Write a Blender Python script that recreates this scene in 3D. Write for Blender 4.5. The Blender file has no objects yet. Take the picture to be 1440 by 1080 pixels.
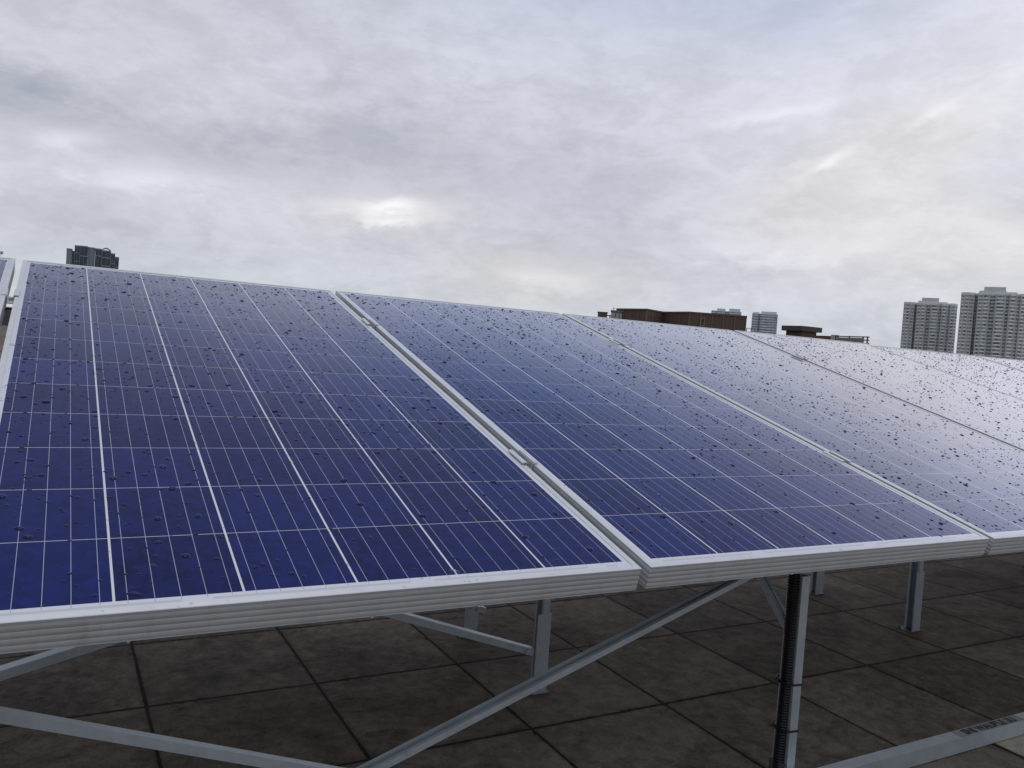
import bpy, bmesh, math, random
import numpy as np
from mathutils import Vector, Matrix
rnd = random.Random(7)
S = bpy.context.scene
C = S.collection
RAD = math.radians

# ------------------------------------------------------------------ camera
F_PX, YAW, PITCH, ROLL = 1139.5043, 0.4982, -0.0281, 0.0731
CAM = Vector((0.0949, -1.0674, 0.3587))
cd = bpy.data.cameras.new('camera'); cam = bpy.data.objects.new('camera', cd); C.objects.link(cam)
cd.sensor_fit = 'HORIZONTAL'; cd.sensor_width = 36.0; cd.lens = 36.0 * F_PX / 1440.0
cd.shift_x = 27.42 / 1440.0; cd.shift_y = -21.85 / 1440.0
cd.clip_start = 0.02; cd.clip_end = 20000
_f = Vector((math.sin(YAW) * math.cos(PITCH), math.cos(YAW) * math.cos(PITCH), math.sin(PITCH)))
_r = Vector((math.cos(YAW), -math.sin(YAW), 0)); _u = _r.cross(_f)
_c, _s = math.cos(ROLL), math.sin(ROLL)
_r2 = _c * _r + _s * _u; _u2 = -_s * _r + _c * _u
M3 = Matrix((_r2, _u2, -_f)).transposed()
cam.matrix_world = Matrix.Translation(CAM) @ M3.to_4x4()
S.camera = cam

# ------------------------------------------------------------------ node maths helper
class X:
    """a scalar socket with arithmetic"""
    def __init__(self, nt, s): self.nt = nt; self.s = s
    def _op(self, op, *a):
        n = self.nt.nodes.new('ShaderNodeMath'); n.operation = op
        for i, v in enumerate((self,) + a):
            if isinstance(v, X): self.nt.links.new(v.s, n.inputs[i])
            else: n.inputs[i].default_value = v
        return X(self.nt, n.outputs[0])
    def __add__(s, o): return s._op('ADD', o)
    __radd__ = __add__
    def __sub__(s, o): return s._op('SUBTRACT', o)
    def __rsub__(s, o): return (s * -1) + o
    def __mul__(s, o): return s._op('MULTIPLY', o)
    __rmul__ = __mul__
    def __truediv__(s, o): return s._op('DIVIDE', o)
    def __pow__(s, o): return s._op('POWER', o)
    def lt(s, o): return s._op('LESS_THAN', o)
    def gt(s, o): return s._op('GREATER_THAN', o)
    def fract(s): return s._op('FRACT')
    def floor(s): return s._op('FLOOR')
    def abs(s): return s._op('ABSOLUTE')
    def min(s, o): return s._op('MINIMUM', o)
    def max(s, o): return s._op('MAXIMUM', o)
    def exp(s): return s._op('EXPONENT')
    def clamp(s): return s.min(1.0).max(0.0)
    def step(s, a, b):                                   # smooth ramp a..b
        n = s.nt.nodes.new('ShaderNodeMapRange'); n.interpolation_type = 'SMOOTHSTEP'
        s.nt.links.new(s.s, n.inputs['Value']); n.inputs['From Min'].default_value = a; n.inputs['From Max'].default_value = b
        return X(s.nt, n.outputs['Result'])
def xyz(nt, vec):
    n = nt.nodes.new('ShaderNodeSeparateXYZ'); nt.links.new(vec, n.inputs[0])
    return [X(nt, o) for o in n.outputs]
def comb(nt, a, b, c):
    n = nt.nodes.new('ShaderNodeCombineXYZ')
    for i, v in enumerate((a, b, c)):
        if isinstance(v, X): nt.links.new(v.s, n.inputs[i])
        else: n.inputs[i].default_value = v
    return n.outputs[0]
def noise(nt, vec, scale, detail=4, rough=.55, dist=0.0, lac=2.0):
    n = nt.nodes.new('ShaderNodeTexNoise'); n.inputs['Scale'].default_value = scale
    n.inputs['Detail'].default_value = detail; n.inputs['Roughness'].default_value = rough
    n.inputs['Distortion'].default_value = dist; n.inputs['Lacunarity'].default_value = lac
    if vec is not None: nt.links.new(vec, n.inputs['Vector'])
    return X(nt, n.outputs[0])
def white(nt, vec):
    n = nt.nodes.new('ShaderNodeTexWhiteNoise'); nt.links.new(vec, n.inputs['Vector']); return X(nt, n.outputs['Value'])
def mixc(nt, f, a, b):
    n = nt.nodes.new('ShaderNodeMix'); n.data_type = 'RGBA'
    for s, v in ((n.inputs[0], f), (n.inputs[6], a), (n.inputs[7], b)):
        if isinstance(v, X): nt.links.new(v.s, s)
        elif hasattr(v, 'node'): nt.links.new(v, s)
        elif isinstance(v, (tuple, list)): s.default_value = (*v[:3], 1)
        else: s.default_value = v
    return n.outputs[2]
def scalec(nt, col, f):
    n = nt.nodes.new('ShaderNodeVectorMath'); n.operation = 'SCALE'
    if isinstance(col, tuple): n.inputs[0].default_value = col
    else: nt.links.new(col, n.inputs[0])
    if isinstance(f, X): nt.links.new(f.s, n.inputs['Scale'])
    else: n.inputs['Scale'].default_value = f
    return n.outputs[0]

# ------------------------------------------------------------------ world: overcast sky
SUN_AZ, SUN_EL = RAD(15), RAD(80)            # azimuth from +y towards +x (high up, behind cloud)
W = bpy.data.worlds.new('World'); S.world = W; W.use_nodes = True
nt = W.node_tree; nt.nodes.clear()
out = nt.nodes.new('ShaderNodeOutputWorld'); bg = nt.nodes.new('ShaderNodeBackground'); nt.links.new(bg.outputs[0], out.inputs[0])
SKY_STRENGTH = 0.1; bg.inputs['Strength'].default_value = SKY_STRENGTH
sky = nt.nodes.new('ShaderNodeTexSky'); sky.sky_type = 'NISHITA'; sky.sun_disc = False
sky.sun_elevation = SUN_EL; sky.sun_rotation = SUN_AZ
tc = nt.nodes.new('ShaderNodeTexCoord'); D = tc.outputs['Generated']
dx, dy, dz = xyz(nt, D)
h = dz.max(0.0) + 0.06
px, py = dx / h, dy / h                        # cloud deck seen in perspective
az = dx._op('ARCTAN2', dy) * (180 / math.pi)
el = dz._op('ARCSINE') * (180 / math.pi)
pl = comb(nt, px, py, 0.0)
# noise stretched along the horizon
w1 = noise(nt, comb(nt, az * 0.075, el * 0.15 + az * .012, 3.1), 1.0, 7, .58, .35)
w2 = noise(nt, comb(nt, az * 0.21 + el * -0.10, el * 0.40 + az * .03, 9.7), 1.0, 9, .62, .45)
w3 = noise(nt, comb(nt, az * 0.03 + 5.0, el * 0.07, 1.7), 1.0, 4, .55, .2)
w4 = noise(nt, pl, 1.1, 8, .62, .5)
w5 = noise(nt, comb(nt, az * 0.55 - el * .2, el * 1.25 + az * .10, 4.4), 1.0, 7, .6, .5)
def blob(a, e, sa, se, tilt=0.0, warp=6.0):
    ua = az - a + (w1 - .5) * (warp * 2.2) + (w2 - .5) * (warp * .8); ue = el - e + (w2 - .5) * warp * .8 + (w5 - .5) * warp * .35
    c, s = math.cos(RAD(tilt)), math.sin(RAD(tilt))
    u = ua * c + ue * s; v = ue * c - ua * s
    return ((u * u) * (-1.0 / sa ** 2) + (v * v) * (-1.0 / se ** 2)).exp()
edge2 = w2.step(.40, .58); edge5 = w5.step(.36, .66)                     # cloud edges are crisp on one side, soft inside
wisp = noise(nt, comb(nt, az * 0.9 - el * .8, el * 2.6 + az * .25, 6.2), 1.0, 8, .62, .8)
L = 0.655 + (w1 - .5) * 0.11 + (edge2 - .5) * 0.045 + (w2 - .5) * .07 + (w3 - .5) * 0.12 + (w4 - .5) * 0.03 + (edge5 - .5) * .034 + (wisp - .5) * .070
L = L - blob(-3.5, 12.6, 5.0, 1.7, 0, 1.8) * 0.19
L = L - blob(9.0, 11.8, 8, 1.8, -3, 2.6) * 0.12
L = L - blob(20, 14.0, 7, 2.0, 8, 3) * 0.11
L = L - blob(17.5, 16.8, 2.2, .8, 10, 1.6) * 0.08
L = L - blob(30, 12.5, 12, 3.0, 0, 4) * 0.07
L = L - blob(36, 7.5, 6, 1.6, 0, 3) * 0.08
L = L - blob(62, 10.2, 3, 1.2, 0, 2) * 0.10
L = L - blob(2, 5.0, 10, 2.2, 0, 2) * 0.10
L = L + blob(19.3, 8.6, 5.2, .9, 3, 2.2) * 0.19
L = L + blob(20.6, 9.2, 1.9, .4, 4, 2.4) * 0.24
L = L + blob(20.3, 8.0, 2.3, .3, 4, 2.4) * 0.16
L = L + blob(28, 22, 14, 4, 0, 4) * 0.05
L = L + blob(50.2, 13.4, 1.4, .3, 32, 1.9) * 0.16
L = L + blob(55.5, 15.9, 1.7, .35, 32, 2.0) * 0.13
L = L + blob(46, 16.2, 5, .45, 10, 1.2) * 0.12
L = L + blob(45, 7.4, 7, .8, 0, 2.0) * 0.10
L = L + blob(31, 4.9, 3.5, .6, 0, 1.6) * 0.12
L = L + blob(5, 9.0, 5, .7, 5, 2.0) * 0.11
L = L + blob(0.5, 10.7, 1.6, .5, 10, 1.2) * 0.13
L = L + blob(59, 8, 9, 3.4, 0, 3) * 0.10
L = L + blob(77, 24, 12, 12, 0, 3) * 0.50  # out-of-view sky brightened, added to lift reflections on the right-hand panels
L = L - blob(-95, 12, 46, 20, 0, 5) * 0.36  # unseen sky behind and left, dimmed to darken the frame sides
L = L - blob(-52, 6, 20, 14, 0, 3) * 0.26  # more unseen sky dimmed, added to darken the gaps between panels
L = L + blob(62, 17, 20, 9, 0, 5) * 0.09
# heavier cloud overhead to the left, unseen, shaped to dim the left panel's reflection
L = L - blob(-6, 31, 24, 9, 0, 6) * 0.26
L = L.max(0.16)
warm = (blob(20, 8.6, 7, 1.6, 3, 2.5) + blob(53, 13.5, 9, 3.5, 25, 3) + blob(58, 8, 10, 3.2, 0, 3) + blob(31, 5, 7, 2, 0, 2)).clamp()
lowblue = el.step(9.0, 2.0) * 0.55
tone = mixc(nt, (w3 - .2).clamp() * 1.1, (0.955, 0.98, 1.11), (0.985, 0.982, 1.075))
tone = mixc(nt, lowblue, tone, (0.95, 1.0, 1.04))
tone = mixc(nt, (L * -1.0 + .56).step(0.0, .16) * .7, tone, (0.90, 0.975, 1.16))
tone = mixc(nt, warm * 0.6, tone, (1.05, 1.0, 0.95))
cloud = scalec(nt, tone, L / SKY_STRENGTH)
gap = (blob(47, 22.0, 6, 1.6, 0, 3) * 0.14 + blob(37, 30, 17, 6.5, 0, 3) * .75 + 0.05).clamp()  # the upper gap is out of view, widened to tint panel reflections blue
clearblue = mixc(nt, 0.6, sky.outputs[0], (2.6, 4.1, 7.0))
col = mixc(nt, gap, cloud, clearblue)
# below the horizon: dull ground haze
col = mixc(nt, el.step(0.0, -3.0), col, (1.6, 1.6, 1.6))
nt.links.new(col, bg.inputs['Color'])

sd = bpy.data.lights.new('sun', 'SUN'); sd.energy = 0.5; sd.angle = RAD(40); sd.color = (1.0, .97, .93)
sun = bpy.data.objects.new('sun', sd); C.objects.link(sun)
sv = Vector((math.sin(SUN_AZ) * math.cos(SUN_EL), math.cos(SUN_AZ) * math.cos(SUN_EL), math.sin(SUN_EL)))
sun.rotation_euler = sv.to_track_quat('Z', 'Y').to_euler(); sun.location = (0, 0, 30)

S.view_settings.view_transform = 'Standard'; S.view_settings.look = 'None'
S.view_settings.gamma = 1; S.view_settings.use_curve_mapping = False; S.view_settings.exposure = 0.0

# ------------------------------------------------------------------ object helpers
def tag(o, label=None, cat=None, group=None, kind=None):
    if label: o['label'] = label
    if cat: o['category'] = cat
    if group: o['group'] = group
    if kind: o['kind'] = kind
    return o
def empty(name, label, cat, loc=(0, 0, 0), rot=(0, 0, 0), group=None):
    o = bpy.data.objects.new(name, None); C.objects.link(o); o.location = loc; o.rotation_euler = rot
    o.empty_display_size = .1
    return tag(o, label, cat, group)
def obj(name, bm, mat, parent=None, smooth=False, loc=None):
    bmesh.ops.recalc_face_normals(bm, faces=bm.faces)
    me = bpy.data.meshes.new(name); bm.to_mesh(me); bm.free()
    for m in (mat if isinstance(mat, (list, tuple)) else [mat]): me.materials.append(m)
    if smooth:
        for p in me.polygons: p.use_smooth = True
    o = bpy.data.objects.new(name, me); C.objects.link(o)
    if parent: o.parent = parent
    if loc: o.location = loc
    return o
def box(bm, x0, x1, y0, y1, z0, z1, mi=0):
    v = [bm.verts.new((x, y, z)) for x in (x0, x1) for y in (y0, y1) for z in (z0, z1)]
    for q in ((0, 1, 3, 2), (4, 6, 7, 5), (0, 4, 5, 1), (2, 3, 7, 6), (0, 2, 6, 4), (1, 5, 7, 3)):
        f = bm.faces.new([v[i] for i in q]); f.material_index = mi
def prism(bm, poly, z0, z1, caps=True):
    a = [bm.verts.new((x, y, z0)) for x, y in poly]; b = [bm.verts.new((x, y, z1)) for x, y in poly]
    n = len(poly)
    for i in range(n): bm.faces.new((a[i], a[(i + 1) % n], b[(i + 1) % n], b[i]))
    if caps: bm.faces.new(b); bm.faces.new(a[::-1])
def extrude(bm, prof, p0, p1, side, caps=True):
    """profile points (a,b): a along cross(axis,side), b along side; swept p0 -> p1"""
    p0, p1 = Vector(p0), Vector(p1); ax = (p1 - p0).normalized(); sd_ = Vector(side); sd_ = (sd_ - ax * sd_.dot(ax)).normalized(); cr = ax.cross(sd_)
    a = [bm.verts.new(p0 + cr * u + sd_ * v) for u, v in prof]; b = [bm.verts.new(p1 + cr * u + sd_ * v) for u, v in prof]
    n = len(prof)
    for i in range(n): bm.faces.new((a[i], a[(i + 1) % n], b[(i + 1) % n], b[i]))
    if caps: bm.faces.new(b); bm.faces.new(a[::-1])
def cprof(w, d, t=.0026, l=.009):
    """C channel, open towards +b"""
    return [(-w/2, d/2), (-w/2, -d/2), (w/2, -d/2), (w/2, d/2), (w/2 - l, d/2), (w/2 - l, d/2 - t), (w/2 - t, d/2 - t), (w/2 - t, -d/2 + t),
            (-w/2 + t, -d/2 + t), (-w/2 + t, d/2 - t), (-w/2 + l, d/2 - t), (-w/2 + l, d/2)]
def cyl(bm, p0, p1, r, n=16, r2=None):
    p0, p1 = Vector(p0), Vector(p1); ax = (p1 - p0).normalized(); s = ax.orthogonal().normalized(); t = ax.cross(s); r2 = r if r2 is None else r2
    a = [bm.verts.new(p0 + (s * math.cos(k * 2 * math.pi / n) + t * math.sin(k * 2 * math.pi / n)) * r) for k in range(n)]
    b = [bm.verts.new(p1 + (s * math.cos(k * 2 * math.pi / n) + t * math.sin(k * 2 * math.pi / n)) * r2) for k in range(n)]
    for i in range(n): bm.faces.new((a[i], a[(i + 1) % n], b[(i + 1) % n], b[i]))
    bm.faces.new(b); bm.faces.new(a[::-1])

# ------------------------------------------------------------------ materials
def mat(name):
    m = bpy.data.materials.new(name); m.use_nodes = True
    nt = m.node_tree; p = nt.nodes['Principled BSDF']
    return m, nt, p
def ocoord(nt): return nt.nodes.new('ShaderNodeTexCoord').outputs['Object']
def simple(name, c, rough=.6, metal=0.0, var=.12, scale=8.0, bump=0.0, stretch=(1, 1, 1)):
    m, nt, p = mat(name)
    mp = nt.nodes.new('ShaderNodeMapping'); nt.links.new(ocoord(nt), mp.inputs[0]); mp.inputs['Scale'].default_value = stretch
    n = noise(nt, mp.outputs[0], scale, 5, .6)
    n2 = noise(nt, mp.outputs[0], scale * 6.3, 3, .6)
    k = (n - .5) * (2 * var) + (n2 - .5) * var + 1.0
    nt.links.new(scalec(nt, tuple(c), k), p.inputs['Base Color'])
    p.inputs['Metallic'].default_value = metal
    r = (n2 - .5) * .2 + rough; nt.links.new(r.s, p.inputs['Roughness'])
    if bump:
        b = nt.nodes.new('ShaderNodeBump'); b.inputs['Strength'].default_value = bump; b.inputs['Distance'].default_value = .002
        nt.links.new(n2.s, b.inputs['Height']); nt.links.new(b.outputs[0], p.inputs['Normal'])
    return m
M_FRAME = simple('anodised_aluminium', (.60, .62, .645), .45, .55, .05, 5, 0, (1, 1, 1))
def grime(m, amt=.35):
    """run-off stains and dust on the frame metal"""
    nt = m.node_tree; p = nt.nodes['Principled BSDF']; l = p.inputs['Base Color'].links[0]; src = l.from_socket
    co = ocoord(nt); x, y, z = xyz(nt, co)
    n = noise(nt, comb(nt, x * 38.0, y * 38.0, z * 5.0), 1.0, 5, .65, .3); n2 = noise(nt, co, 7, 5, .65)
    f = (n.step(.50, .78) * .6 + n2.step(.5, .8) * .5).clamp() * amt
    nt.links.new(mixc(nt, f, src, (.27, .27, .265)), p.inputs['Base Color'])
grime(M_FRAME)
M_CLAMP = simple('clamp_aluminium', (.66, .68, .70), .34, .8, .05, 20)
M_GALV = simple('galvanised_steel', (.455, .515, .55), .45, .62, .24, 22)
M_BOLT = simple('bolt_steel', (.30, .31, .32), .4, .8, .2, 60)
M_BLACK = simple('black_plastic', (.010, .010, .012), .30, 0, .2, 40)
M_PLATE = simple('weathered_plate', (.11, .11, .11), .55, .5, .3, 30)
M_BACK = simple('white_backsheet', (.72, .72, .70), .6, 0, .04, 3)
M_INK = simple('black_ink', (.012, .013, .018), .6, 0, .3, 60)
M_STICK = simple('grey_label_film', (.20, .21, .225), .35, .2, .15, 30)

# --- photovoltaic glass
PW, PL, PITCHU, TILT = .992, 1.956, 1.0123, .2691
PC, PR = .1588, .1584
MU, MV = (PW - 6 * PC) / 2, (PL - 12 * PR) / 2
def pv_material():
    m, nt, p = mat('photovoltaic_glass'); o = nt.nodes['Material Output']
    co = ocoord(nt); u, v, _ = xyz(nt, co)
    oi = nt.nodes.new('ShaderNodeObjectInfo'); rn = X(nt, oi.outputs['Random'])
    inside = u.gt(MU + .0004) * u.lt(PW - MU - .0004) * v.gt(MV) * v.lt(PL - MV)
    cu = (u - MU) / PC; cv = (v - MV) / PR
    du = ((cu - .5).fract() - .5).abs() * PC
    dv = ((cv - .5).fract() - .5).abs() * PR
    gap = du.lt(.00165).max(dv.lt(.00052))
    cellmask = inside * (1.0 - gap)
    bb = (((cu * 5.0).fract() - .5).abs() * (PC / 5)).lt(.00042) * u.gt(MU) * u.lt(PW - MU) * v.gt(MV - .007) * v.lt(PL - MV + .007)
    # string ribbons lying in the white margins
    rib = ((v - .0185).abs().lt(.0026)).max((v - (PL - .0185)).abs().lt(.0026)) * ((cu * .5 + .25).fract().gt(.12)) * u.gt(MU + .02) * u.lt(PW - MU - .02)
    cid = comb(nt, cu.floor(), cv.floor(), rn * 37.0)
    wv = white(nt, cid)
    vo = nt.nodes.new('ShaderNodeTexVoronoi'); vo.inputs['Scale'].default_value = 70; nt.links.new(co, vo.inputs['Vector'])
    grain = xyz(nt, vo.outputs['Color'])[0]
    fing = (v * (1 / .0016)).fract().lt(.12)
    gr2 = noise(nt, comb(nt, u * 1.0 + wv * 9.0, v * 1.0 + wv * 5.0, 0.0), 26, 3, .6)
    k = (wv - .5) * .34 + (grain - .5) * .42 + (gr2 - .5) * .5 + 1.0
    cell = mixc(nt, wv * .7 + .1, (.0058, .0125, .088), (.0072, .0150, .102))
    cell = scalec(nt, cell, k)
    cell = mixc(nt, fing * .035, cell, (.35, .37, .42))
    colr = mixc(nt, cellmask, (.62, .64, .70), cell)
    colr = mixc(nt, rib * .5, colr, (.40, .41, .44))
    colr = mixc(nt, bb, colr, (.34, .38, .49))
    nt.links.new(colr, p.inputs['Base Color'])
    p.inputs['Roughness'].default_value = .5; p.inputs['Specular IOR Level'].default_value = 0.0
    # anti-reflective textured front glass: reflection rises steeply towards grazing view
    g = nt.nodes.new('ShaderNodeNewGeometry'); dt = nt.nodes.new('ShaderNodeVectorMath'); dt.operation = 'DOT_PRODUCT'
    nt.links.new(g.outputs['Incoming'], dt.inputs[0]); nt.links.new(g.outputs['Normal'], dt.inputs[1])
    c = X(nt, dt.outputs['Value']).abs()
    den = (c * (1 / .224)) ** 4.6 + 1.0
    one = nt.nodes.new('ShaderNodeMath'); one.operation = 'DIVIDE'; one.inputs[0].default_value = .87; nt.links.new(den.s, one.inputs[1])
    fres = X(nt, one.outputs[0]) + .010
    sm = noise(nt, co, 2.2, 5, .6); sm2 = noise(nt, co, 14, 4, .6)
    rough = (sm - .5) * .06 + (sm2 - .5) * .04 + .13
    gl = nt.nodes.new('ShaderNodeBsdfGlossy'); nt.links.new(mixc(nt, c.step(.16, .30), (.98, .98, 1.0), (.84, .865, 1.0)), gl.inputs['Color']); nt.links.new(rough.s, gl.inputs['Roughness'])
    mx = nt.nodes.new('ShaderNodeMixShader'); nt.links.new(fres.s, mx.inputs[0]); nt.links.new(p.outputs[0], mx.inputs[1]); nt.links.new(gl.outputs[0], mx.inputs[2])
    nt.links.new(mx.outputs[0], o.inputs['Surface'])
    return m
M_PV = pv_material()

# --- rain water
M_WATER, _nt, _p = mat('rain_water')                  # clear drop on bright metal
_p.inputs['Base Color'].default_value = (.97, .98, 1, 1); _p.inputs['Roughness'].default_value = .02
_p.inputs['IOR'].default_value = 1.33; _p.inputs['Transmission Weight'].default_value = 1.0
M_BEAD, _nt, _p = mat('rain_bead_on_glass')           # bead that has taken the colour of the dark cell under it
_p.inputs['Base Color'].default_value = (.0050, .0095, .066, 1); _p.inputs['Roughness'].default_value = .03; _p.inputs['IOR'].default_value = 1.33; _p.inputs['Specular IOR Level'].default_value = .30

# --- roof paving slabs
TX0, TY0, TT, FLOOR = .3427, .6115, .4258, -.5897
def slab_material():
    m, nt, p = mat('old_paving_slabs')
    co = ocoord(nt); x, y, z = xyz(nt, co)
    wob = noise(nt, co, 9, 3, .6); wob2 = noise(nt, co, 60, 3, .6)
    a = (x - TX0) / TT; b = (y - TY0) / TT
    front = b.lt(-1.0); a = a - front * .64          # the outer course is laid with shifted joints
    ia, ib = a.floor(), b.floor()
    da = ((a - .5).fract() - .5).abs() * TT; db = ((b - .5).fract() - .5).abs() * TT
    jw = (wob - .5) * .006 + (wob2 - .5) * .005 + .0038 + front * .003
    jd = da.min(db)
    chip = noise(nt, co, 13, 4, .65).step(.60, .74)                 # broken arrises, open gaps
    jw = jw + chip * .0065
    joint = (jd - jw).step(.0012, -.0008)
    edge = (jd - jw).step(.012, 0.0)
    wv = white(nt, comb(nt, ia, ib, 4.0)); wv2 = white(nt, comb(nt, ia, ib, 11.0))
    off = comb(nt, x + wv * 7.0, y + wv2 * 9.0, wv * 3.0)
    st = noise(nt, off, 3.2, 6, .68, 1.2); st2 = noise(nt, co, 1.1, 5, .6, .6)
    fine = noise(nt, co, 220, 3, .7); mid = noise(nt, off, 26, 5, .7, .4)
    # trowel swirls
    sw = noise(nt, comb(nt, x * 3.0 + (st * 2.0), y * 22.0 + (st * 5.0), wv * 5.0), 1.6, 6, .65, 1.0)
    dirt = ((st * .7 + st2 * .5 + mid * .45) - .58).clamp() * 2.6
    dirt = dirt.clamp()
    light = wv.step(.72, 1.0) * .45
    # two paler, browner slabs and the pale front row
    def slab(i, j): return ((ia - i).abs().lt(.5)) * ((ib - j).abs().lt(.5))
    light = light.max(slab(1, 0) * .85).max(slab(0, 0) * .15).max(slab(-1, 0) * .8).max(slab(0, -1) * .4).max(slab(-1, -1))
    light = light * (1.0 - slab(0, 1) * .8)
    pale = slab(4, -2)
    base = mixc(nt, dirt, (.040, .036, .032), (.185, .156, .126))
    base = mixc(nt, light * sw.step(.36, .62), base, (.215, .165, .122))
    base = mixc(nt, front * .35, base, (.17, .152, .128))
    base = mixc(nt, pale * .8, base, (.31, .295, .23))
    k = (wv2 - .5) * .40 + (fine - .5) * 1.1 + (mid - .5) * 1.0 + 1.0
    base = scalec(nt, base, k)
    stain = noise(nt, comb(nt, x * 1.0 + wv2 * 3.0, y * 1.3, wv * 2.0), 2.3, 5, .6, .8).step(.50, .66)
    base = mixc(nt, stain * .55, base, scalec(nt, base, .38))
    # pale grit, lime bloom near some joints and long scratches
    grit = noise(nt, co, 330, 2, .5).step(.70, .76) * noise(nt, co, 6, 3, .6).step(.45, .65)
    bloom = (jd - .004).step(.022, .002) * noise(nt, off, 18, 4, .7).step(.56, .74)
    scr = noise(nt, comb(nt, x * 2.6 + y * 2.2, (x * -.65 + y * .75) * 150.0, wv * 8.0), 1.0, 2, .5).step(.72, .76) * noise(nt, off, 5, 3, .6).step(.50, .62)
    base = mixc(nt, (grit * .55 + bloom * .35 + scr * .40).clamp(), base, (.30, .275, .24))
    moss = (jd - .003).step(.030, .0) * noise(nt, co, 4.2, 5, .7).step(.52, .72)
    base = mixc(nt, moss * .55, base, (.022, .024, .016))
    base = mixc(nt, joint * .92, mixc(nt, edge * .35, base, (.055, .050, .045)), (.006, .0055, .005))
    nt.links.new(base, p.inputs['Base Color'])
    r = (st - .5) * .3 + .8; nt.links.new(r.s, p.inputs['Roughness'])
    p.inputs['Specular IOR Level'].default_value = .10
    hgt = fine * .0007 + mid * .0016 - joint * .006 - edge * .0006 + (wv2 * .002)
    bu = nt.nodes.new('ShaderNodeBump'); bu.inputs['Strength'].default_value = .8; bu.inputs['Distance'].default_value = 1.0
    nt.links.new(hgt.s, bu.inputs['Height']); nt.links.new(bu.outputs[0], p.inputs['Normal'])
    return m
M_SLAB = slab_material()

# ------------------------------------------------------------------ setting
bm = bmesh.new(); box(bm, -30, 75, -25, 110, FLOOR - .5, FLOOR)
tag(obj('roof_deck', bm, M_SLAB), kind='structure')
bm = bmesh.new(); bmesh.ops.create_circle(bm, cap_ends=True, radius=9000, segments=64)
tag(obj('ground', bm, simple('far_ground', (.09, .10, .08), .9, 0, .4, .01), loc=(0, 0, -62)), kind='structure')
bm = bmesh.new(); box(bm, -30, 75, -25, 110, -62, FLOOR - .52)
tag(obj('host_building', bm, simple('host_render', (.42, .40, .37), .8, 0, .15, .3)), 'tall pale building whose paved flat roof carries the solar panels', 'building')

# ------------------------------------------------------------------ solar panels
def panel_matrix(i):
    dz, dt = PANEL_ADJ.get(i, (0, 0))
    return Matrix.Translation((i * PITCHU, 0, dz)) @ Matrix.Rotation(TILT + dt, 4, 'X')
PANEL_ADJ = {0: (0, 0), 1: (.001, 0), 2: (-.0005, .0006), 3: (.0015, .0004), 4: (-.006, .0002), 5: (-.004, -.001), 6: (-.006, 0), -1: (.001, .0005)}
def frame_bm():
    bm = bmesh.new()
    # (inset, height) profile: inner lip edge, top, four ridges down the outside, bottom flange
    prof = [(.0112, -.0035), (.0112, -.0004), (.0108, 0.0), (.0008, 0.0), (0.0, -.0008), (0.0, -.0042), (.0016, -.0048)]
    z = -.0048
    for k in range(4):
        zt = -.0052 - k * .0092
        prof += [(.0009, zt), (.0005, zt - .0014), (.0002, zt - .0030), (0.0, zt - .0048), (.0003, zt - .0074), (.0008, zt - .0090)]
    prof += [(0.0, -.0418), (.0005, -.0424), (.030, -.0424), (.030, -.0408), (.0045, -.0408), (.0045, -.0065), (.0112, -.0065)]
    rings = []
    for d, n in prof:
        rings.append([bm.verts.new(q) for q in ((d, d, n), (PW - d, d, n), (PW - d, PL - d, n), (d, PL - d, n))])
    for a, b in zip(rings, rings[1:] + rings[:1]):
        for i in range(4): bm.faces.new((a[i], a[(i + 1) % 4], b[(i + 1) % 4], b[i]))
    return bm
panel_labels = {
    -1: 'blue solar panel cut off at the far left edge, only a sliver in view',
    0: 'dark blue solar panel nearest the camera, filling the left of the row',
    1: 'blue solar panel second from the left, the black conduit under its lower edge',
    2: 'third solar panel from the left, its wet face turning from blue to pale grey',
    3: 'fourth solar panel from the left, wet pale grey face below the brown flat-roofed hut',
    4: 'fifth solar panel from the left, pale grey face below the two big right towers',
    5: 'narrow far panel whose top corner lies under the rightmost tower',
    6: 'last solar panel of the row, at the right picture edge'}
proto = empty('solar_panel', panel_labels[0], 'solar panel', group='solar panels clamped in one sloping row')
fr0 = obj('frame', frame_bm(), M_FRAME, proto)
bm = bmesh.new(); box(bm, .0050, PW - .0050, .0050, PL - .0050, -.0060, -.0017)
gl0 = obj('cell_glass', bm, M_PV, proto)
bm = bmesh.new(); box(bm, .0052, PW - .0052, .0052, PL - .0052, -.0072, -.0062)
bs0 = obj('backsheet', bm, M_BACK, proto)
bm = bmesh.new(); box(bm, PW/2 - .06, PW/2 + .06, PL - .19, PL - .09, -.030, -.0075)
bmesh.ops.bevel(bm, geom=bm.edges[:], offset=.004, segments=2)
jb0 = obj('junction_box', bm, M_BLACK, proto)
for i in (0, -1, 1, 2, 3, 4, 5, 6):
    if i == 0: r = proto
    else:
        r = proto.copy(); C.objects.link(r); r['label'] = panel_labels[i]
        for ch in (fr0, gl0, bs0, jb0):
            c = ch.copy(); C.objects.link(c); c.parent = r
    r.matrix_world = panel_matrix(i)

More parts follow.
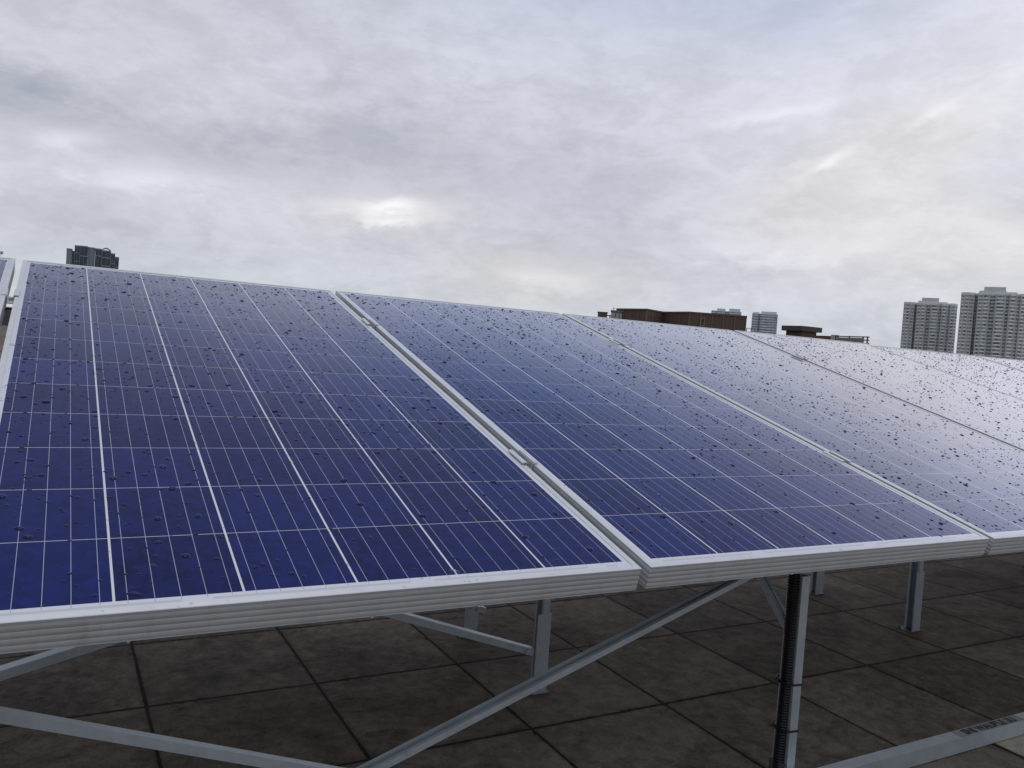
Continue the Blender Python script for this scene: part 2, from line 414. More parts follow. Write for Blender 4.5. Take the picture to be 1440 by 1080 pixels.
# ------------------------------------------------------------------ raindrops
def cap_template(seg, rings):
    V = [(0, 0, 1.0)]; Fc = []
    for k in range(1, rings + 1):
        t = (k / rings) ** .8
        for s in range(seg):
            V.append((t * math.cos(2 * math.pi * s / seg), t * math.sin(2 * math.pi * s / seg), (1 - t * t) * (1 + .25 * t * t)))
    for s in range(seg): Fc.append((0, 1 + s, 1 + (s + 1) % seg))
    for k in range(rings - 1):
        a, b = 1 + k * seg, 1 + (k + 1) * seg
        for s in range(seg): Fc.append((a + s, b + s, b + (s + 1) % seg, a + (s + 1) % seg))
    return np.array(V), Fc
def scatter(i, n, med, seed, boost_top):
    """drops on one panel: (u, v, radius, stretch, angle)"""
    g = np.random.default_rng(seed); out = []; grid = {}
    ph = g.uniform(0, 6.28, (10, 3)); kx = g.normal(0, 5.0, (10, 2)); kx[5:] *= 3.2
    while len(out) < n:
        u = g.uniform(.013, PW - .013); v = g.uniform(.013, PL - .013)
        dens = .62 + .11 * sum(math.sin(k[0] * u + k[1] * v + p[0]) for k, p in zip(kx, ph))
        dens += boost_top * max(0, (v - 1.55) / .4)
        if u < .07: dens += .5
        dens *= .42 + .58 * min(1.0, v / 1.2) if i < 2 else 1.0
        if g.uniform(0, 1.3) > dens: continue
        if (u < MU or u > PW - MU or v < MV or v > PL - MV) and g.uniform() < .75: continue
        r = float(np.clip(med * math.exp(g.normal(0, .52)), .0008, .0075))
        if g.uniform() < .35: r *= .5
        key = (int(u / .016), int(v / .016)); ok = True
        for a in (-1, 0, 1):
            for b in (-1, 0, 1):
                for (u2, v2, r2) in grid.get((key[0] + a, key[1] + b), ()):
                    if (u - u2) ** 2 + (v - v2) ** 2 < (1.12 * (r + r2)) ** 2: ok = False
        if not ok: continue
        grid.setdefault(key, []).append((u, v, r))
        out.append((u, v, r, 1 + abs(g.normal(0, .28)), g.uniform(0, 3.14)))
    return out
VV, FF, MI, base = [], [], [], 0
def add_cap(mat4, T, F, u, v, n, r, st, an, hh, mi=0):
    global base
    c, s = math.cos(an), math.sin(an)
    P = T * np.array([r * st ** .5, r / st ** .5, hh])
    wob = 1 + .09 * np.sin(2 * np.arctan2(T[:, 1], T[:, 0]) + an * 5) + .05 * np.sin(3 * np.arctan2(T[:, 1], T[:, 0]) + an * 9)
    x = (P[:, 0] * c - P[:, 1] * s) * wob; y = (P[:, 0] * s + P[:, 1] * c) * wob
    Q = np.stack([x + u, y + v, P[:, 2] + n, np.ones(len(T))], 1) @ np.array(mat4).T
    VV.append(Q[:, :3]); FF.extend([tuple(k + base for k in f) for f in F]); base += len(T); MI.extend([mi] * len(F))
near_t, far_t = cap_template(14, 4), cap_template(8, 3)
for i, n, med in ((0, 3600, .0024), (1, 4000, .0023), (2, 4000, .0022), (3, 4000, .0023), (4, 3800, .0024), (5, 3400, .0024), (6, 1700, .0024), (-1, 1200, .0025)):
    T, F = near_t if i in (0, 1) else far_t
    mw = panel_matrix(i)
    for (u, v, r, st, an) in scatter(i, n, med, 100 + i * 7, .35 if i < 2 else .5):
        fu, fb = ((u - MU) / PC) % 1.0, ((u - MU) / PC * 5) % 1.0
        on_line = u < MU or u > PW - MU or v < MV or v > PL - MV or min(fu, 1 - fu) * PC < r * .6 + .001
        add_cap(mw, T, F, u, v, -.00172, r, st, an, r * rnd.uniform(.34, .48), 1 if on_line else 0)
    # a few beads on the frame: top lip of the lower edge and the outer face
    for k in range(9):
        r = rnd.uniform(.001, .0028)
        add_cap(mw, T, F, rnd.uniform(.02, PW - .02), rnd.uniform(.0025, .009), .00002, r, 1.3, rnd.uniform(0, 3), r * .4, 1)
    face = mw @ Matrix(((1, 0, 0, 0), (0, 0, -1, 0), (0, 1, 0, 0), (0, 0, 0, 1)))      # outer lower face
    for k in range(12):
        r = rnd.uniform(.0012, .0028)
        low = rnd.random() < .55
        add_cap(face, T, F, rnd.uniform(.02, PW - .02), -.0412 if low else rnd.uniform(-.036, -.008), .0002, r, 1.5 if low else 1.9, 1.57 if not low else 0.0, r * .6, 1)
me = bpy.data.meshes.new('raindrops'); me.from_pydata(np.concatenate(VV).tolist(), [], FF); me.materials.append(M_BEAD); me.materials.append(M_WATER); me.polygons.foreach_set('material_index', MI)
me.polygons.foreach_set('use_smooth', [True] * len(me.polygons)); me.update()
o = bpy.data.objects.new('raindrops', me); C.objects.link(o)
tag(o, 'clear raindrops beaded all over the solar panels and their frames', 'raindrops', kind='stuff')

# ------------------------------------------------------------------ mounting rack
rack = empty('mounting_rack', 'galvanised steel rack of posts, braces and rails under the solar panels', 'rack', (0, 0, FLOOR))
def rp(name, bm, m=M_GALV, parent=rack, label=None, smooth=False):
    o = obj(name, bm, m, None, smooth); bpy.context.view_layer.update()
    o.parent = parent
    off = Vector((0, 0, 0)); q = parent
    while q is not None: off += q.location; q = q.parent
    o.data.transform(Matrix.Translation(-off))
    if label: o['label'] = label
    return o
tt, ct, sn = math.tan(TILT), math.cos(TILT), math.sin(TILT)
def on_slope(x, v, n): return (x, v * ct - n * sn, v * sn + n * ct)
for v in (.445, 1.52):
    bm = bmesh.new(); extrude(bm, cprof(.041, .041), on_slope(-.75, v, -.0640), on_slope(7.3, v, -.0640), (0, -sn, ct)); rp('rail', bm)
for k in range(-1, 5):
    for x0, va, vb in ((1.604, .19, 1.0), (1.312, .72, 1.86)):
        bm = bmesh.new(); x = x0 + k * 1.65
        extrude(bm, cprof(.041, .038), on_slope(x + .001 * k, va, -.1045), on_slope(x + .001 * k, vb, -.1045), (0, -sn, ct)); rp('rafter', bm)
def bolt(bm, p, d, r=.0075, h=.007, n=6):
    p, d = Vector(p), Vector(d).normalized(); cyl(bm, p, p + d * .0016, r * 1.55, 16); cyl(bm, p + d * .0016, p + d * h, r, n)
def post(x, y, ztop, sleeve, k):
    """C channel open to -x; (x, y) is the right front corner of the front flange"""
    w, d = .041, (.021 if sleeve else .025)
    bm = bmesh.new()
    extrude(bm, cprof(w, d, .0026, .008), (x - d / 2, y + w / 2, FLOOR + .004), (x - d / 2, y + w / 2, ztop), (-1, 0, 0))
    p = rp('post', bm)
    if sleeve:
        b = bmesh.new(); t = .004; zt = FLOOR + .225
        box(b, x - .038, x + t, y - t, y, FLOOR + .004, zt)             # front leg of the angle
        box(b, x + .0002, x + t, y, y + .038, FLOOR + .004, zt)          # side leg
        for z in (FLOOR + .06, FLOOR + .17): bolt(b, (x + t, y + .02, z), (1, 0, 0))
        rp('sleeve', b, M_GALV, p)
    b = bmesh.new(); box(b, x - .055, x + .018, y - .004, y + .052, FLOOR + .0005, FLOOR + .0040)
    if not sleeve:
        box(b, x - d - .012, x - d - .004, y - .004, y + .040, FLOOR + .004, FLOOR + .058)
    bolt(b, (x - .046, y + .044, FLOOR + .004), (0, 0, 1), .005)
    rp('base_plate', b, M_PLATE, p)
    return p
ROWS = ((.165, 1.616, False), (.778, 1.334, True), (1.225, 1.350, True))
def brace(p0, p1, h=.021, w=.041, up=(0, 0, 1), openup=False):
    bm = bmesh.new()
    extrude(bm, cprof(w, h, .0025, .008) if openup else [(-w/2, -h/2), (-w/2, h/2), (w/2, h/2), (w/2, -h/2), (w/2 - .0025, -h/2), (w/2 - .0025, h/2 - .0025), (-w/2 + .0025, h/2 - .0025), (-w/2 + .0025, -h/2)], p0, p1, up)
    for q, s in ((Vector(p0), 1), (Vector(p1), -1)):
        d = (Vector(p1) - Vector(p0)).normalized() * (.03 * s)
        bolt(bm, q + d + Vector((0, -w / 2, 0)), (0, -1, 0), .0065)
    return rp('brace', bm)
for (y, xb, sl) in ROWS:
    for k in range(-1, 4):
        x = xb + 1.65 * k
        zt = y * tt - .128 if not sl else y * tt - .130
        post(x, y, (-.106 if not sl else zt), sl, k)
# braces of the front row
for k in (0,):
    x1 = 1.616 + 1.65 * k
    brace((x1 - 1.612, .185, -.556), (x1 - .055, .185, -.056), .011, .027, openup=True)
brace((-.06, .140, -.126), (1.065, .140, -.529), .015, .015)
# braces of the middle and rear rows, falling to the right
for (y, xb, z0, z1) in ((.797, 1.300, .088, -.474), (1.19, 1.335, .05, -.490)):
    brace((xb - 1.635, y, z0), (xb + (.02 if y > 1 else 0), y, z1), .018, .030)
brace((-.36, .80, -.470), (1.27, .80, -.065), .020, .030)
# knee braces behind the front posts
for k in range(0, 3):
    x = 1.603 + 1.65 * k
    bm = bmesh.new(); extrude(bm, cprof(.021, .015), (x, .192, -.246), (x, .40, -.030), (0, -1, 1)); rp('knee_brace', bm)
# base channel on the slabs in front of the posts
bm = bmesh.new(); extrude(bm, [(-.016, -.0195), (-.016, .0195), (.016, .0195), (.016, -.0195), (.0135, -.0195), (.0135, .017), (-.0135, .017), (-.0135, -.0195)], (-1.2, .135, FLOOR + .0225), (7.2, .135, FLOOR + .0225), (0, 0, 1))
chan = rp('base_channel', bm)
# printed label on the channel
zl = FLOOR + .0225 + .0195
bm = bmesh.new(); box(bm, 2.176, 2.462, .1205, .1495, zl + .0002, zl + .0006); lab = rp('label_strip', bm, M_STICK, chan)
cu = bpy.data.curves.new('printed_text', 'FONT'); cu.body = 'SNI WAUBLE 3U'; cu.size = .030; cu.extrude = .0001; cu.offset = .0016; cu.space_character = 1.02
to = bpy.data.objects.new('tmp_text', cu); C.objects.link(to); bpy.context.view_layer.update()
tme = bpy.data.meshes.new_from_object(to.evaluated_get(bpy.context.evaluated_depsgraph_get())); bpy.data.objects.remove(to)
xs = [v.co.x for v in tme.vertices]; ys = [v.co.y for v in tme.vertices]
sx = .228 / (max(xs) - min(xs)); sy = .0245 / (max(ys) - min(ys))
for v in tme.vertices: v.co = Vector((2.206 + (v.co.x - min(xs)) * sx,   .1228 + (v.co.y - min(ys)) * sy, zl + .0008 + v.co.z)) - Vector((0, 0, FLOOR))
tme.materials.clear(); tme.materials.append(M_INK); tme.name = 'printed_text'
po = bpy.data.objects.new('printed_text', tme); C.objects.link(po); po.parent = lab
# panel clamps in the gaps
def clamp_bm():
    bm = bmesh.new(); g = (PITCHU - PW); L_ = .068; t = .0028
    for s in (-1, 1):
        x0 = g / 2 - .0014 if s > 0 else -g / 2 - .0095
        x1 = g / 2 + .0095 if s > 0 else -g / 2 + .0014
        box(bm, x0, x1, 0, L_, .0004, .0004 + t)                       # flange on the frame
        xa, xb = (g / 2 - .0030, g / 2 - .0004) if s > 0 else (-g / 2 + .0004, -g / 2 + .0030)
        box(bm, xa, xb, 0, L_, -.022, .0003)                            # cheek
    box(bm, -g / 2 + .0031, g / 2 - .0031, 0, L_, -.022, -.0195)
    cyl(bm, (0, L_ / 2, -.0195), (0, L_ / 2, -.0125), .0055, 6)
    return bm
cl0 = None
for i in range(-1, 6):
    for v in (.412, 1.488):
        mw = panel_matrix(i + 1) @ Matrix.Translation((-(PITCHU - PW) / 2, v + rnd.uniform(-.006, .006), .0012))
        if cl0 is None:
            cl0 = obj('panel_clamp', clamp_bm(), M_CLAMP, rack); o = cl0
        else:
            o = cl0.copy(); C.objects.link(o); o.parent = rack
        o.matrix_local = Matrix.Translation((0, 0, -FLOOR)) @ mw

# ------------------------------------------------------------------ conduit on the nearest post
con = empty('cable_conduit', 'black corrugated cable conduit tied to the left side of the nearest steel post', 'conduit', (1.5885, .186, FLOOR))
bm = bmesh.new(); seg = 20; prev = None; z = 0.004; rows = []
while z < .535:
    for dz_, r in ((0, .0122), (.0008, .0152), (.0020, .0160), (.0032, .0152), (.0040, .0122)): rows.append((z + dz_, r))
    z += .0062
for z, r in rows:
    ox = .002 * math.sin(z * 7); oy = .0015 * math.cos(z * 9)
    ring = [bm.verts.new((ox + r * math.cos(2 * math.pi * s / seg), oy + r * math.sin(2 * math.pi * s / seg), z)) for s in range(seg)]
    if prev:
        for s in range(seg): bm.faces.new((prev[s], prev[(s + 1) % seg], ring[(s + 1) % seg], ring[s]))
    prev = ring
obj('tube', bm, M_BLACK, con)
def tie(z):
    bm = bmesh.new()
    # loop round the tube and the channel (local coordinates), slightly sloping
    loop = [(.0285, -.0225), (.0285, .0215), (.0, .0225), (-.0155, .013), (-.0178, -.002), (-.0135, -.0165), (0, -.0230)]
    pts = [Vector((x, y, z + .12 * y - .08 * x)) for x, y in loop]
    for a, b in zip(pts, pts[1:] + pts[:1]):
        d = (b - a); extrude(bm, [(-.0008, -.0021), (.0008, -.0021), (.0008, .0021), (-.0008, .0021)], a - d * .02, b + d * .02, (0, 0, 1))
    h_ = pts[4]; box(bm, h_.x - .004, h_.x + .001, h_.y - .003, h_.y + .003, h_.z - .003, h_.z + .003)
    extrude(bm, [(-.0007, -.0018), (.0007, -.0018), (.0007, .0018), (-.0007, .0018)], h_, h_ + Vector((-.016, .006, .006)), (0, 0, 1))
    return obj('cable_tie', bm, M_BLACK, con)
tie(.242); tie(.136)

# ------------------------------------------------------------------ far buildings
def polar(azd, dist): a = RAD(azd); return Vector((CAM.x + math.sin(a) * dist, CAM.y + math.cos(a) * dist))
def ztop(eld, dist): return CAM.z + math.tan(RAD(eld)) * dist
GZ = -62
def facade_mat(name, glass, wall, pitch=3.0, cw=1.7, dark=.5):
    m, nt, p = mat(name); co = ocoord(nt); x, y, z = xyz(nt, co)
    cell = comb(nt, ((x + y * .37) / cw).floor(), (z / pitch).floor(), 2.0)
    w = white(nt, cell); w2 = white(nt, comb(nt, ((x + y * .37) / cw).floor(), (z / pitch).floor(), 8.0))
    n = noise(nt, co, .08, 4)
    c = mixc(nt, w.step(.55, .75) * dark, glass, (.015, .018, .022))
    c = mixc(nt, w2.step(.80, .86) * .6, c, wall)
    nt.links.new(scalec(nt, c, n * .5 + .75), p.inputs['Base Color']); p.inputs['Roughness'].default_value = .25
    return m
def scaled(poly, d):
    """offset a footprint outwards by d (vertex normals, convex-ish)"""
    n = len(poly); area = sum(poly[i][0] * poly[(i + 1) % n][1] - poly[(i + 1) % n][0] * poly[i][1] for i in range(n)); sg = 1 if area > 0 else -1
    out_ = []
    for i in range(n):
        a, b, c = Vector(poly[i - 1]), Vector(poly[i]), Vector(poly[(i + 1) % n])
        e1, e2 = (b - a).normalized(), (c - b).normalized()
        n1, n2 = Vector((e1.y, -e1.x)) * sg, Vector((e2.y, -e2.x)) * sg
        m_ = (n1 + n2).normalized(); k = d / max(.45, m_.dot(n1)); out_.append((b.x + m_.x * k, b.y + m_.y * k))
    return out_
def tower(name, label, az_c, dist, foot, top, mats, group=None, pitch=3.0, band=1.25, tops=(), pier=3.4, face=0.0, z_from=-20, cat='tower block'):
    """foot: outline in metres, x to the right and y away as seen from the camera"""
    c = polar(az_c, dist)
    root = empty(name, label, cat, (c.x, c.y, GZ), (0, 0, -RAD(az_c + face)), group)
    H = top - GZ; mg, mw_, mr = mats
    bm = bmesh.new(); prism(bm, foot, 0, H - .3); obj('window_wall', bm, mg, root)
    bm = bmesh.new(); z = (z_from - GZ) // pitch * pitch; ring = scaled(foot, .45)
    prism(bm, scaled(foot, .2), 0, z - 1)
    while z < H - band:
        prism(bm, ring, z, z + band); z += pitch
    obj('floor_bands', bm, mw_, root)
    bm = bmesh.new(); n = len(foot)
    for i in range(n):
        a, b = Vector(foot[i]), Vector(foot[(i + 1) % n]); L_ = (b - a).length; k = max(1, int(L_ / pier))
        if L_ < 1.2: continue
        for j in range(k + 1):
            if rnd.random() < .18 and 0 < j < k: continue
            q = a.lerp(b, j / k); wd = .5 if j in (0, k) else .2
            box(bm, q.x - wd, q.x + wd, q.y - .62, q.y + .62, 0, H - .35)
    obj('pier', bm, mw_, root)
    bm = bmesh.new(); prism(bm, scaled(foot, .6), H - .3, H + 1.1); obj('parapet', bm, mw_, root)
    for (x0, x1, y0, y1, hh) in tops:
        bm = bmesh.new(); box(bm, x0, x1, y0, y1, H + 1.1, H + 1.1 + hh); obj('roof_plant_room', bm, mr, root)
    return root
MT_G = facade_mat('tower_windows', (.30, .33, .335), (.52, .54, .535), 3.0, 1.7, .62)
MT_W = simple('tower_render', (.80, .82, .81), .8, 0, .12, .12)
MT_R = simple('tower_roof_render', (.52, .54, .54), .8, 0, .1, .2)
def right_foot(s):
    P = [(-21.5, 3), (-19.5, .5), (-16.6, 0), (-15.4, 2.0), (-13.4, 2.4), (-12.6, 8), (-10.8, 8), (-10.4, 1.2), (-7.4, -1.0), (-3.6, -1.6), (-3.3, 1.6), (0.6, 1.4), (0.9, -2.1), (6.5, -2.3), (6.8, .6), (9.3, .8), (9.6, -1.0), (13.5, .2), (13.9, 2.9), (16.2, 3.4), (16.5, 2.2), (19.6, 3.4), (21.5, 6.5), (21, 26), (-21, 26)]
    return [(x * s, y * s) for x, y in P]
tower('tower_block', 'grey green apartment tower, the shorter of the two big towers at right', 56.55, 850, right_foot(1.0), ztop(4.58, 850), (MT_G, MT_W, MT_R), 'towers at the right', tops=((-10.2, 7, 1.5, 20, 1.5), (-7.4, 6.6, 3, 16, 4.6), (7.2, 13.6, 2.5, 20, .9)), z_from=0)
tower('tower_block', 'tallest grey green apartment tower, standing at the right edge', 59.93, 800, right_foot(1.13), ztop(5.28, 800), (MT_G, MT_W, MT_R), 'towers at the right', tops=((-11.6, 8, 1.5, 20, 1.7), (-8.3, 7.4, 3, 18, 5.2), (8.2, 15.4, 2.5, 20, 1.0)), z_from=0)
# pale pair in the middle distance
MP_G = facade_mat('pale_tower_windows', (.24, .265, .29), (.50, .51, .53), 3.2, 2.4, .4)
MP_W = simple('pale_tower_render', (.64, .66, .69), .8, 0, .08, .1)
MP_R = simple('pale_roof_render', (.60, .62, .66), .8, 0, .08, .1)
tower('tower_block', 'pale white apartment tower rising alone between the brown wall and the hut', 46.80, 1400,
      [(-19.5, 3), (-10.5, 2), (-9.5, 5), (-7.5, 5), (-6.5, 0), (18, .5), (19.5, 3), (19, 24), (-19, 24)], ztop(3.42, 1400), (MP_G, MP_W, MP_R), None, 4.2, 1.7, ((-6, 18, 2, 14, 3.5), (-19, -9, 4, 14, 2.0)), 4.2, z_from=10)
tower('tower_block', 'pale stepped apartment tower peeping over the long brown wall', 44.30, 1600,
      [(-27, 6), (-19, 5), (-17.5, 2), (-2, 2), (-1, 6), (4, 6), (5, 0), (25, 1), (27, 5), (26, 26), (-26, 26)], ztop(3.46, 1600), (MP_G, MP_W, MP_R), None, 4.2, 1.7, ((-17, -2, 3, 16, 4.2), (5, 25, 2, 16, 5.0)), 4.2, z_from=10)
# dark block behind the left panel
MD_G = facade_mat('dark_tower_windows', (.028, .040, .062), (.07, .09, .11), 3.2, 3.0, .5)
MD_W = simple('dark_tower_render', (.22, .25, .275), .8, 0, .12, .1)
DL = 700
tc_ = polar(1.95, DL)
tb = empty('tower_block', 'dark glazed apartment tower with stepped roof behind the leftmost full panel', 'tower block', (tc_.x, tc_.y, GZ), (0, 0, -RAD(1.95)))
MPX = DL / F_PX * .84; MPZ = DL / F_PX * .89
H0 = ztop(4.30, DL) - GZ
#        left, right, top (picture pixels), set-back, light or dark
cols = ((98, 105.2, 352, 1.0, 1), (105.5, 108, 355, 3.5, 0), (108.3, 115.2, 347.2, 1.2, 0), (115.5, 126, 347.6, 0.2, 0), (126.3, 135.5, 349.2, 1.6, 1),
        (135.8, 144.6, 350.6, 0.5, 0), (144.9, 157, 352.8, 0.0, 0), (157.3, 163, 356.8, 1.4, 0), (163.3, 168.6, 361.5, 3.0, 0))
for l_, r__, t_, sb, lt in cols:
    hh = H0 + (347 - t_ + .073 * (l_ - 112)) * MPZ
    x0, x1 = (l_ - 133) * MPX, (r__ - 133) * MPX
    bm = bmesh.new(); box(bm, x0, x1, sb, 22, 0, hh); obj('window_wall' if not lt else 'stair_core', bm, MD_W if lt else MD_G, tb)
    bm = bmesh.new(); box(bm, x0 - .15, x1 + .02, sb - .3, 22.1, hh + .002, hh + 1.0); obj('parapet', bm, MD_W, tb)
    bm = bmesh.new()
    for xx in (x0 - .02, x1 - .23): box(bm, xx, xx + .25, sb - .35, sb - .002, 0, hh)
    if not lt:
        box(bm, (x0 + x1) / 2 - .1, (x0 + x1) / 2 + .1, sb - .25, sb - .003, 0, hh)
        z = hh - 5.2 - 6.4 * ((int(l_) % 3) / 3)
        while z > 20: box(bm, x0 + .25, x1 - .25, sb - .4, sb - .004, z, z + .8); z -= 9.6 if int(l_) % 2 else 6.4
    obj('facade_ribs', bm, MD_W, tb)
bm = bmesh.new()                                                        # curved roof canopy
N = 10; ha = H0 + (347 - 352.8 + .073 * 33) * MPZ + 1.1
arc = [((145.2 - 133 + 11.4 * k / N) * MPX, math.sin(math.pi * k / N) * 1.5 + (-.073 * 11.4 * k / N + .4) * MPX) for k in range(N + 1)]
for (x0, z0), (x1, z1) in zip(arc, arc[1:]):
    pr = [(x0, z0), (x1, z1), (x1, z1 + .55), (x0, z0 + .55)]
    a = [bm.verts.new((x, 1.5, ha + z)) for x, z in pr]; b = [bm.verts.new((x, 7.5, ha + z)) for x, z in pr]
    for i in range(4): bm.faces.new((a[i], a[(i + 1) % 4], b[(i + 1) % 4], b[i]))
    bm.faces.new(a); bm.faces.new(b)
obj('roof_canopy', bm, MD_W, tb)
tower('tower_block', 'grey tower cut off at the left picture edge', -4.1, 640,
      [(-13, 0), (-2, 0), (-2, 1.5), (11.5, 1.5), (11.5, 20), (-13, 20)], ztop(3.30, 640), (MD_G, MT_W, MT_R), None, 3.2, 1.0, ((-10, 10.6, 2, 14, 5.5), (-13, 13.6, .8, 16, 1.1)), 3.8, z_from=0)

# long brown plant-room wall on the same roof
M_BROWN = simple('brown_cladding', (.105, .070, .050), .75, 0, .18, 1.2)
M_BROWN2 = simple('brown_capping', (.13, .10, .08), .7, 0, .15, 1.5)
M_GREYC = simple('grey_louvre', (.20, .205, .21), .6, .1, .12, 3)
M_CONC = simple('pale_concrete', (.42, .42, .41), .85, 0, .1, 2)
pts = [(36.95, 3.13), (39.0, 3.24), (40.1, 3.11), (41.9, 3.22), (45.62, 3.155)]
HB = 3.30
front = [polar(a, HB / math.tan(RAD(e))) for a, e in pts]
back = [polar(pts[-1][0] - .1, 72), polar(pts[0][0], 72)]
c0 = front[2].copy()
bw = empty('plant_room', 'long low brown plant room with vertical cladding seams on the far roof', 'plant room', (c0.x, c0.y, FLOOR))
loc = [(q.x - c0.x, q.y - c0.y) for q in front + back]
HH = CAM.z + HB - FLOOR
bm = bmesh.new(); prism(bm, loc, 0, HH); obj('wall', bm, M_BROWN, bw)
bm = bmesh.new(); prism(bm, scaled(loc, .06), HH + .002, HH + .10); obj('capping', bm, M_BROWN2, bw)
bm = bmesh.new()
for a, b in zip(loc[:4], loc[1:5]):
    a, b = Vector(a), Vector(b); L_ = (b - a).length; k = max(1, round(L_ / .82)); e = (b - a).normalized(); nrm = Vector((e.y, -e.x))
    if nrm.dot(Vector((CAM.x - c0.x, CAM.y - c0.y))) < 0: nrm = -nrm
    for j in range(k + 1):
        q = a.lerp(b, j / k); hw = .028 if rnd.random() < .8 else .045
        p0 = q - e * hw + nrm * .003; p1 = q + e * hw + nrm * .003
        prism(bm, [tuple(p0), tuple(p1), tuple(p1 + nrm * .03), tuple(p0 + nrm * .03)], 0, HH - .02)
obj('cladding_seams', bm, simple('seam_metal', (.155, .125, .105), .6, .1, .2, 3), bw)
e = (Vector(loc[4]) - Vector(loc[3])).normalized(); nrm = Vector((e.y, -e.x)); nrm = nrm if nrm.dot(Vector((CAM.x - c0.x, CAM.y - c0.y))) > 0 else -nrm
def wall_box(bm, base, s0, s1, z0, z1, d0, d1):
    p0, p1 = base + e * s0 + nrm * d0, base + e * s1 + nrm * d0
    prism(bm, [tuple(p0), tuple(p1), tuple(p1 + nrm * (d1 - d0)), tuple(p0 + nrm * (d1 - d0))], z0, z1)
bm = bmesh.new(); b0 = Vector(loc[3])
for s in (.75, 1.02): wall_box(bm, b0, s, s + .05, 0, HH - .28, .035, .09)
for z in (.9, 1.6, 2.3, 3.0, 3.4, 3.9): wall_box(bm, b0, .81, 1.01, z, z + .05, .04, .08)
obj('wall_ladder', bm, simple('ladder_metal', (.25, .22, .20), .6, .2, .1, 3), bw)
# grey louvred unit and small brown unit at the wall's left end
def unit(name, label, cat, a0, a1, e1, d, depth, m, extra):
    p0, p1 = polar(a0, d), polar(a1, d); c = (p0 + p1) / 2; w = (p1 - p0).length
    r_ = empty(name, label, cat, (c.x, c.y, FLOOR), (0, 0, -RAD((a0 + a1) / 2)))
    h_ = ztop(e1, d) - FLOOR
    extra(r_, w, depth, h_, m)
    return r_
def u_grey(r_, w, dp, h_, m):
    bm = bmesh.new(); box(bm, -w/2, w/2, 0, dp, 0, h_ - .09); obj('cabinet', bm, m, r_)
    bm = bmesh.new(); box(bm, -w/2 - .05, w/2 + .05, -.06, dp + .05, h_ - .085, h_); obj('cabinet_roof', bm, M_GREYC, r_)
    bm = bmesh.new()
    for x0, x1 in ((-w/2 + .07, -.14), (-.06, .14), (.20, w/2 - .05)): box(bm, x0, x1, -.05, -.003, 0, h_ - .2)
    obj('door_panels', bm, M_CONC, r_)
    for x in (-.26, .20):
        bm = bmesh.new(); cyl(bm, (x, .4, h_ + .002), (x, .4, h_ + .16), .02, 8); cyl(bm, (x, .4, h_ + .16), (x, .4, h_ + .20), .12, 12, .05); obj('vent_cowl', bm, M_GREYC, r_)
unit('service_cabinet', 'grey service cabinet with pale doors at the left end of the brown wall', 'cabinet', 36.57, 37.36, 3.08, 60, 2.0, M_GREYC, u_grey)
def u_brown(r_, w, dp, h_, m):
    bm = bmesh.new(); box(bm, -w/2, w/2, 0, dp, 0, h_ - .06); obj('body', bm, m, r_)
    bm = bmesh.new(); box(bm, -w/2 - .03, w/2 + .03, -.03, dp + .03, h_ - .058, h_); obj('lid', bm, M_BROWN2, r_)
    bm = bmesh.new(); cyl(bm, (w/2 + .002, .4, h_ - .22), (w/2 + .42, .4, h_ - .22), .035, 8); cyl(bm, (w/2 + .2, .4, 0), (w/2 + .2, .4, h_ - .16), .05, 8); obj('pipe', bm, M_GREYC, r_)
unit('service_box', 'small brown service box with a short pipe, left of the grey cabinet', 'service box', 35.64, 36.30, 2.92, 58, 1.2, simple('red_brown_paint', (.10, .062, .048), .7, 0, .15, 3), u_brown)
# hut with overhanging flat roof
hc = polar(49.18, 69.0)
hut = empty('roof_hut', 'small brown roof hut with a flat overhanging slab roof', 'hut', (hc.x, hc.y, FLOOR), (0, 0, -RAD(49.18 + 42)))
HT = ztop(2.80, 69) - FLOOR
bm = bmesh.new(); box(bm, -2.3 + .45, -.28, .28, 2.0, 0, HT - .40) ; obj('wall', bm, simple('hut_brick', (.12, .078, .055), .8, 0, .2, 2.5), hut)
bm = bmesh.new(); box(bm, -2.3 + .2, 0, 0, 2.3, HT - .398, HT); obj('roof', bm, simple('hut_roof_edge', (.085, .072, .062), .8, 0, .15, 2), hut)
bm = bmesh.new(); box(bm, -1.6, -.9, .235, .277, 0, 2.05); obj('door', bm, M_GREYC, hut)
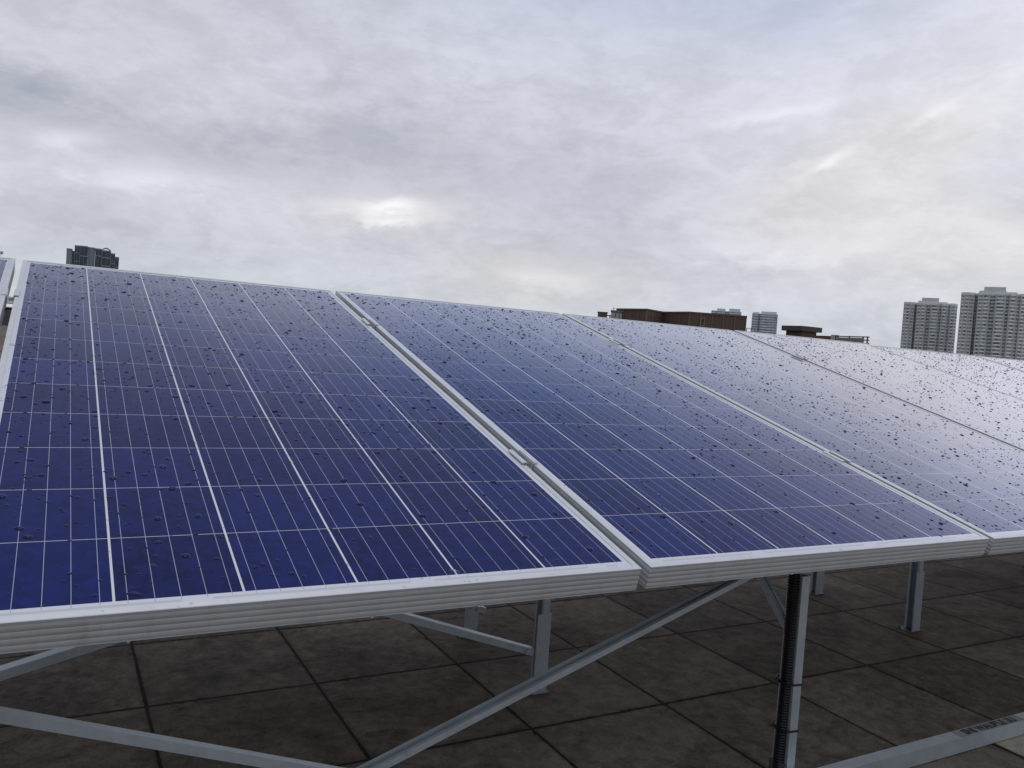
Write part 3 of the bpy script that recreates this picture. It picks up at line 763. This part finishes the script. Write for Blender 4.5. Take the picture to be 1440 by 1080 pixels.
# low wall with pale pier and railing to the right of the hut
q0, q1, q2, q3 = polar(50.05, 64), polar(50.98, 63.3), polar(51.32, 63.0), polar(53.25, 61.2)
def plan_wall(bm, a, b, th, z0, z1, org):
    a, b = Vector(a) - org, Vector(b) - org; n_ = Vector((-(b - a).y, (b - a).x)).normalized() * th
    prism(bm, [tuple(a), tuple(b), tuple(b + n_), tuple(a + n_)], z0, z1)
lw = empty('parapet_wall', 'low brown parapet wall with a pale end pier beside the hut', 'wall', (q0.x, q0.y, FLOOR))
zt1 = ztop(2.23, 63.6) - FLOOR
bm = bmesh.new(); plan_wall(bm, q0, q1, .25, 0, zt1, q0); obj('wall', bm, M_BROWN, lw)
bm = bmesh.new(); plan_wall(bm, q1 + (q1 - q0).normalized() * .004, q2, .3, 0, zt1 + .09, q0); obj('end_pier', bm, M_CONC, lw)
rl = empty('railing', 'dark three-bar roof railing running right from the pale pier', 'railing', (q2.x, q2.y, FLOOR))
zr = ztop(2.30, 62) - FLOOR
MR = simple('railing_paint', (.10, .085, .075), .6, .1, .15, 3)
bm = bmesh.new(); plan_wall(bm, q2 + (q3 - q2) * .004, q3, .2, 0, zr - 1.15, q2); obj('kerb', bm, M_CONC, rl)
for k in range(4):
    bm = bmesh.new(); z = zr - .06 - k * .22; plan_wall(bm, q2 + (q3 - q2) * .006, q3, .05, z, z + .075, q2); obj('rail', bm, MR, rl)
for t in (.01, .44, .86, .985):
    q = q2.lerp(q3, t); bm = bmesh.new(); box(bm, q.x - q2.x - .035, q.x - q2.x + .035, q.y - q2.y + .052, q.y - q2.y + .12, zr - 1.148, zr + .02); obj('railing_post', bm, MR, rl)
bm = bmesh.new(); plan_wall(bm, q2 + (q3 - q2) * .02, q2 + (q3 - q2) * .84, .02, zr - .9, zr - .10, q2 + Vector((.06, .07))); obj('mesh_panel', bm, simple('mesh_grey', (.22, .20, .19), .8, 0, .1, 3), rl)
# thin guard rail between brown wall and pale tower
g0, g1 = polar(45.68, 60.5), polar(46.3, 60.2)
gr = empty('guard_rail', 'thin grey guard rail at the right end of the long brown wall', 'railing', (g0.x, g0.y, FLOOR))
for k in range(3):
    bm = bmesh.new(); z = ztop(2.42, 60) - FLOOR - k * .3; plan_wall(bm, g0, g1, .03, z, z + .035, g0); obj('rail', bm, M_GREYC, gr)
for t in (.1, .55, .95):
    q = g0.lerp(g1, t); bm = bmesh.new(); box(bm, q.x - g0.x - .02, q.x - g0.x + .02, q.y - g0.y + .032, q.y - g0.y + .07, 0, ztop(2.46, 60) - FLOOR); obj('railing_post', bm, M_GREYC, gr)
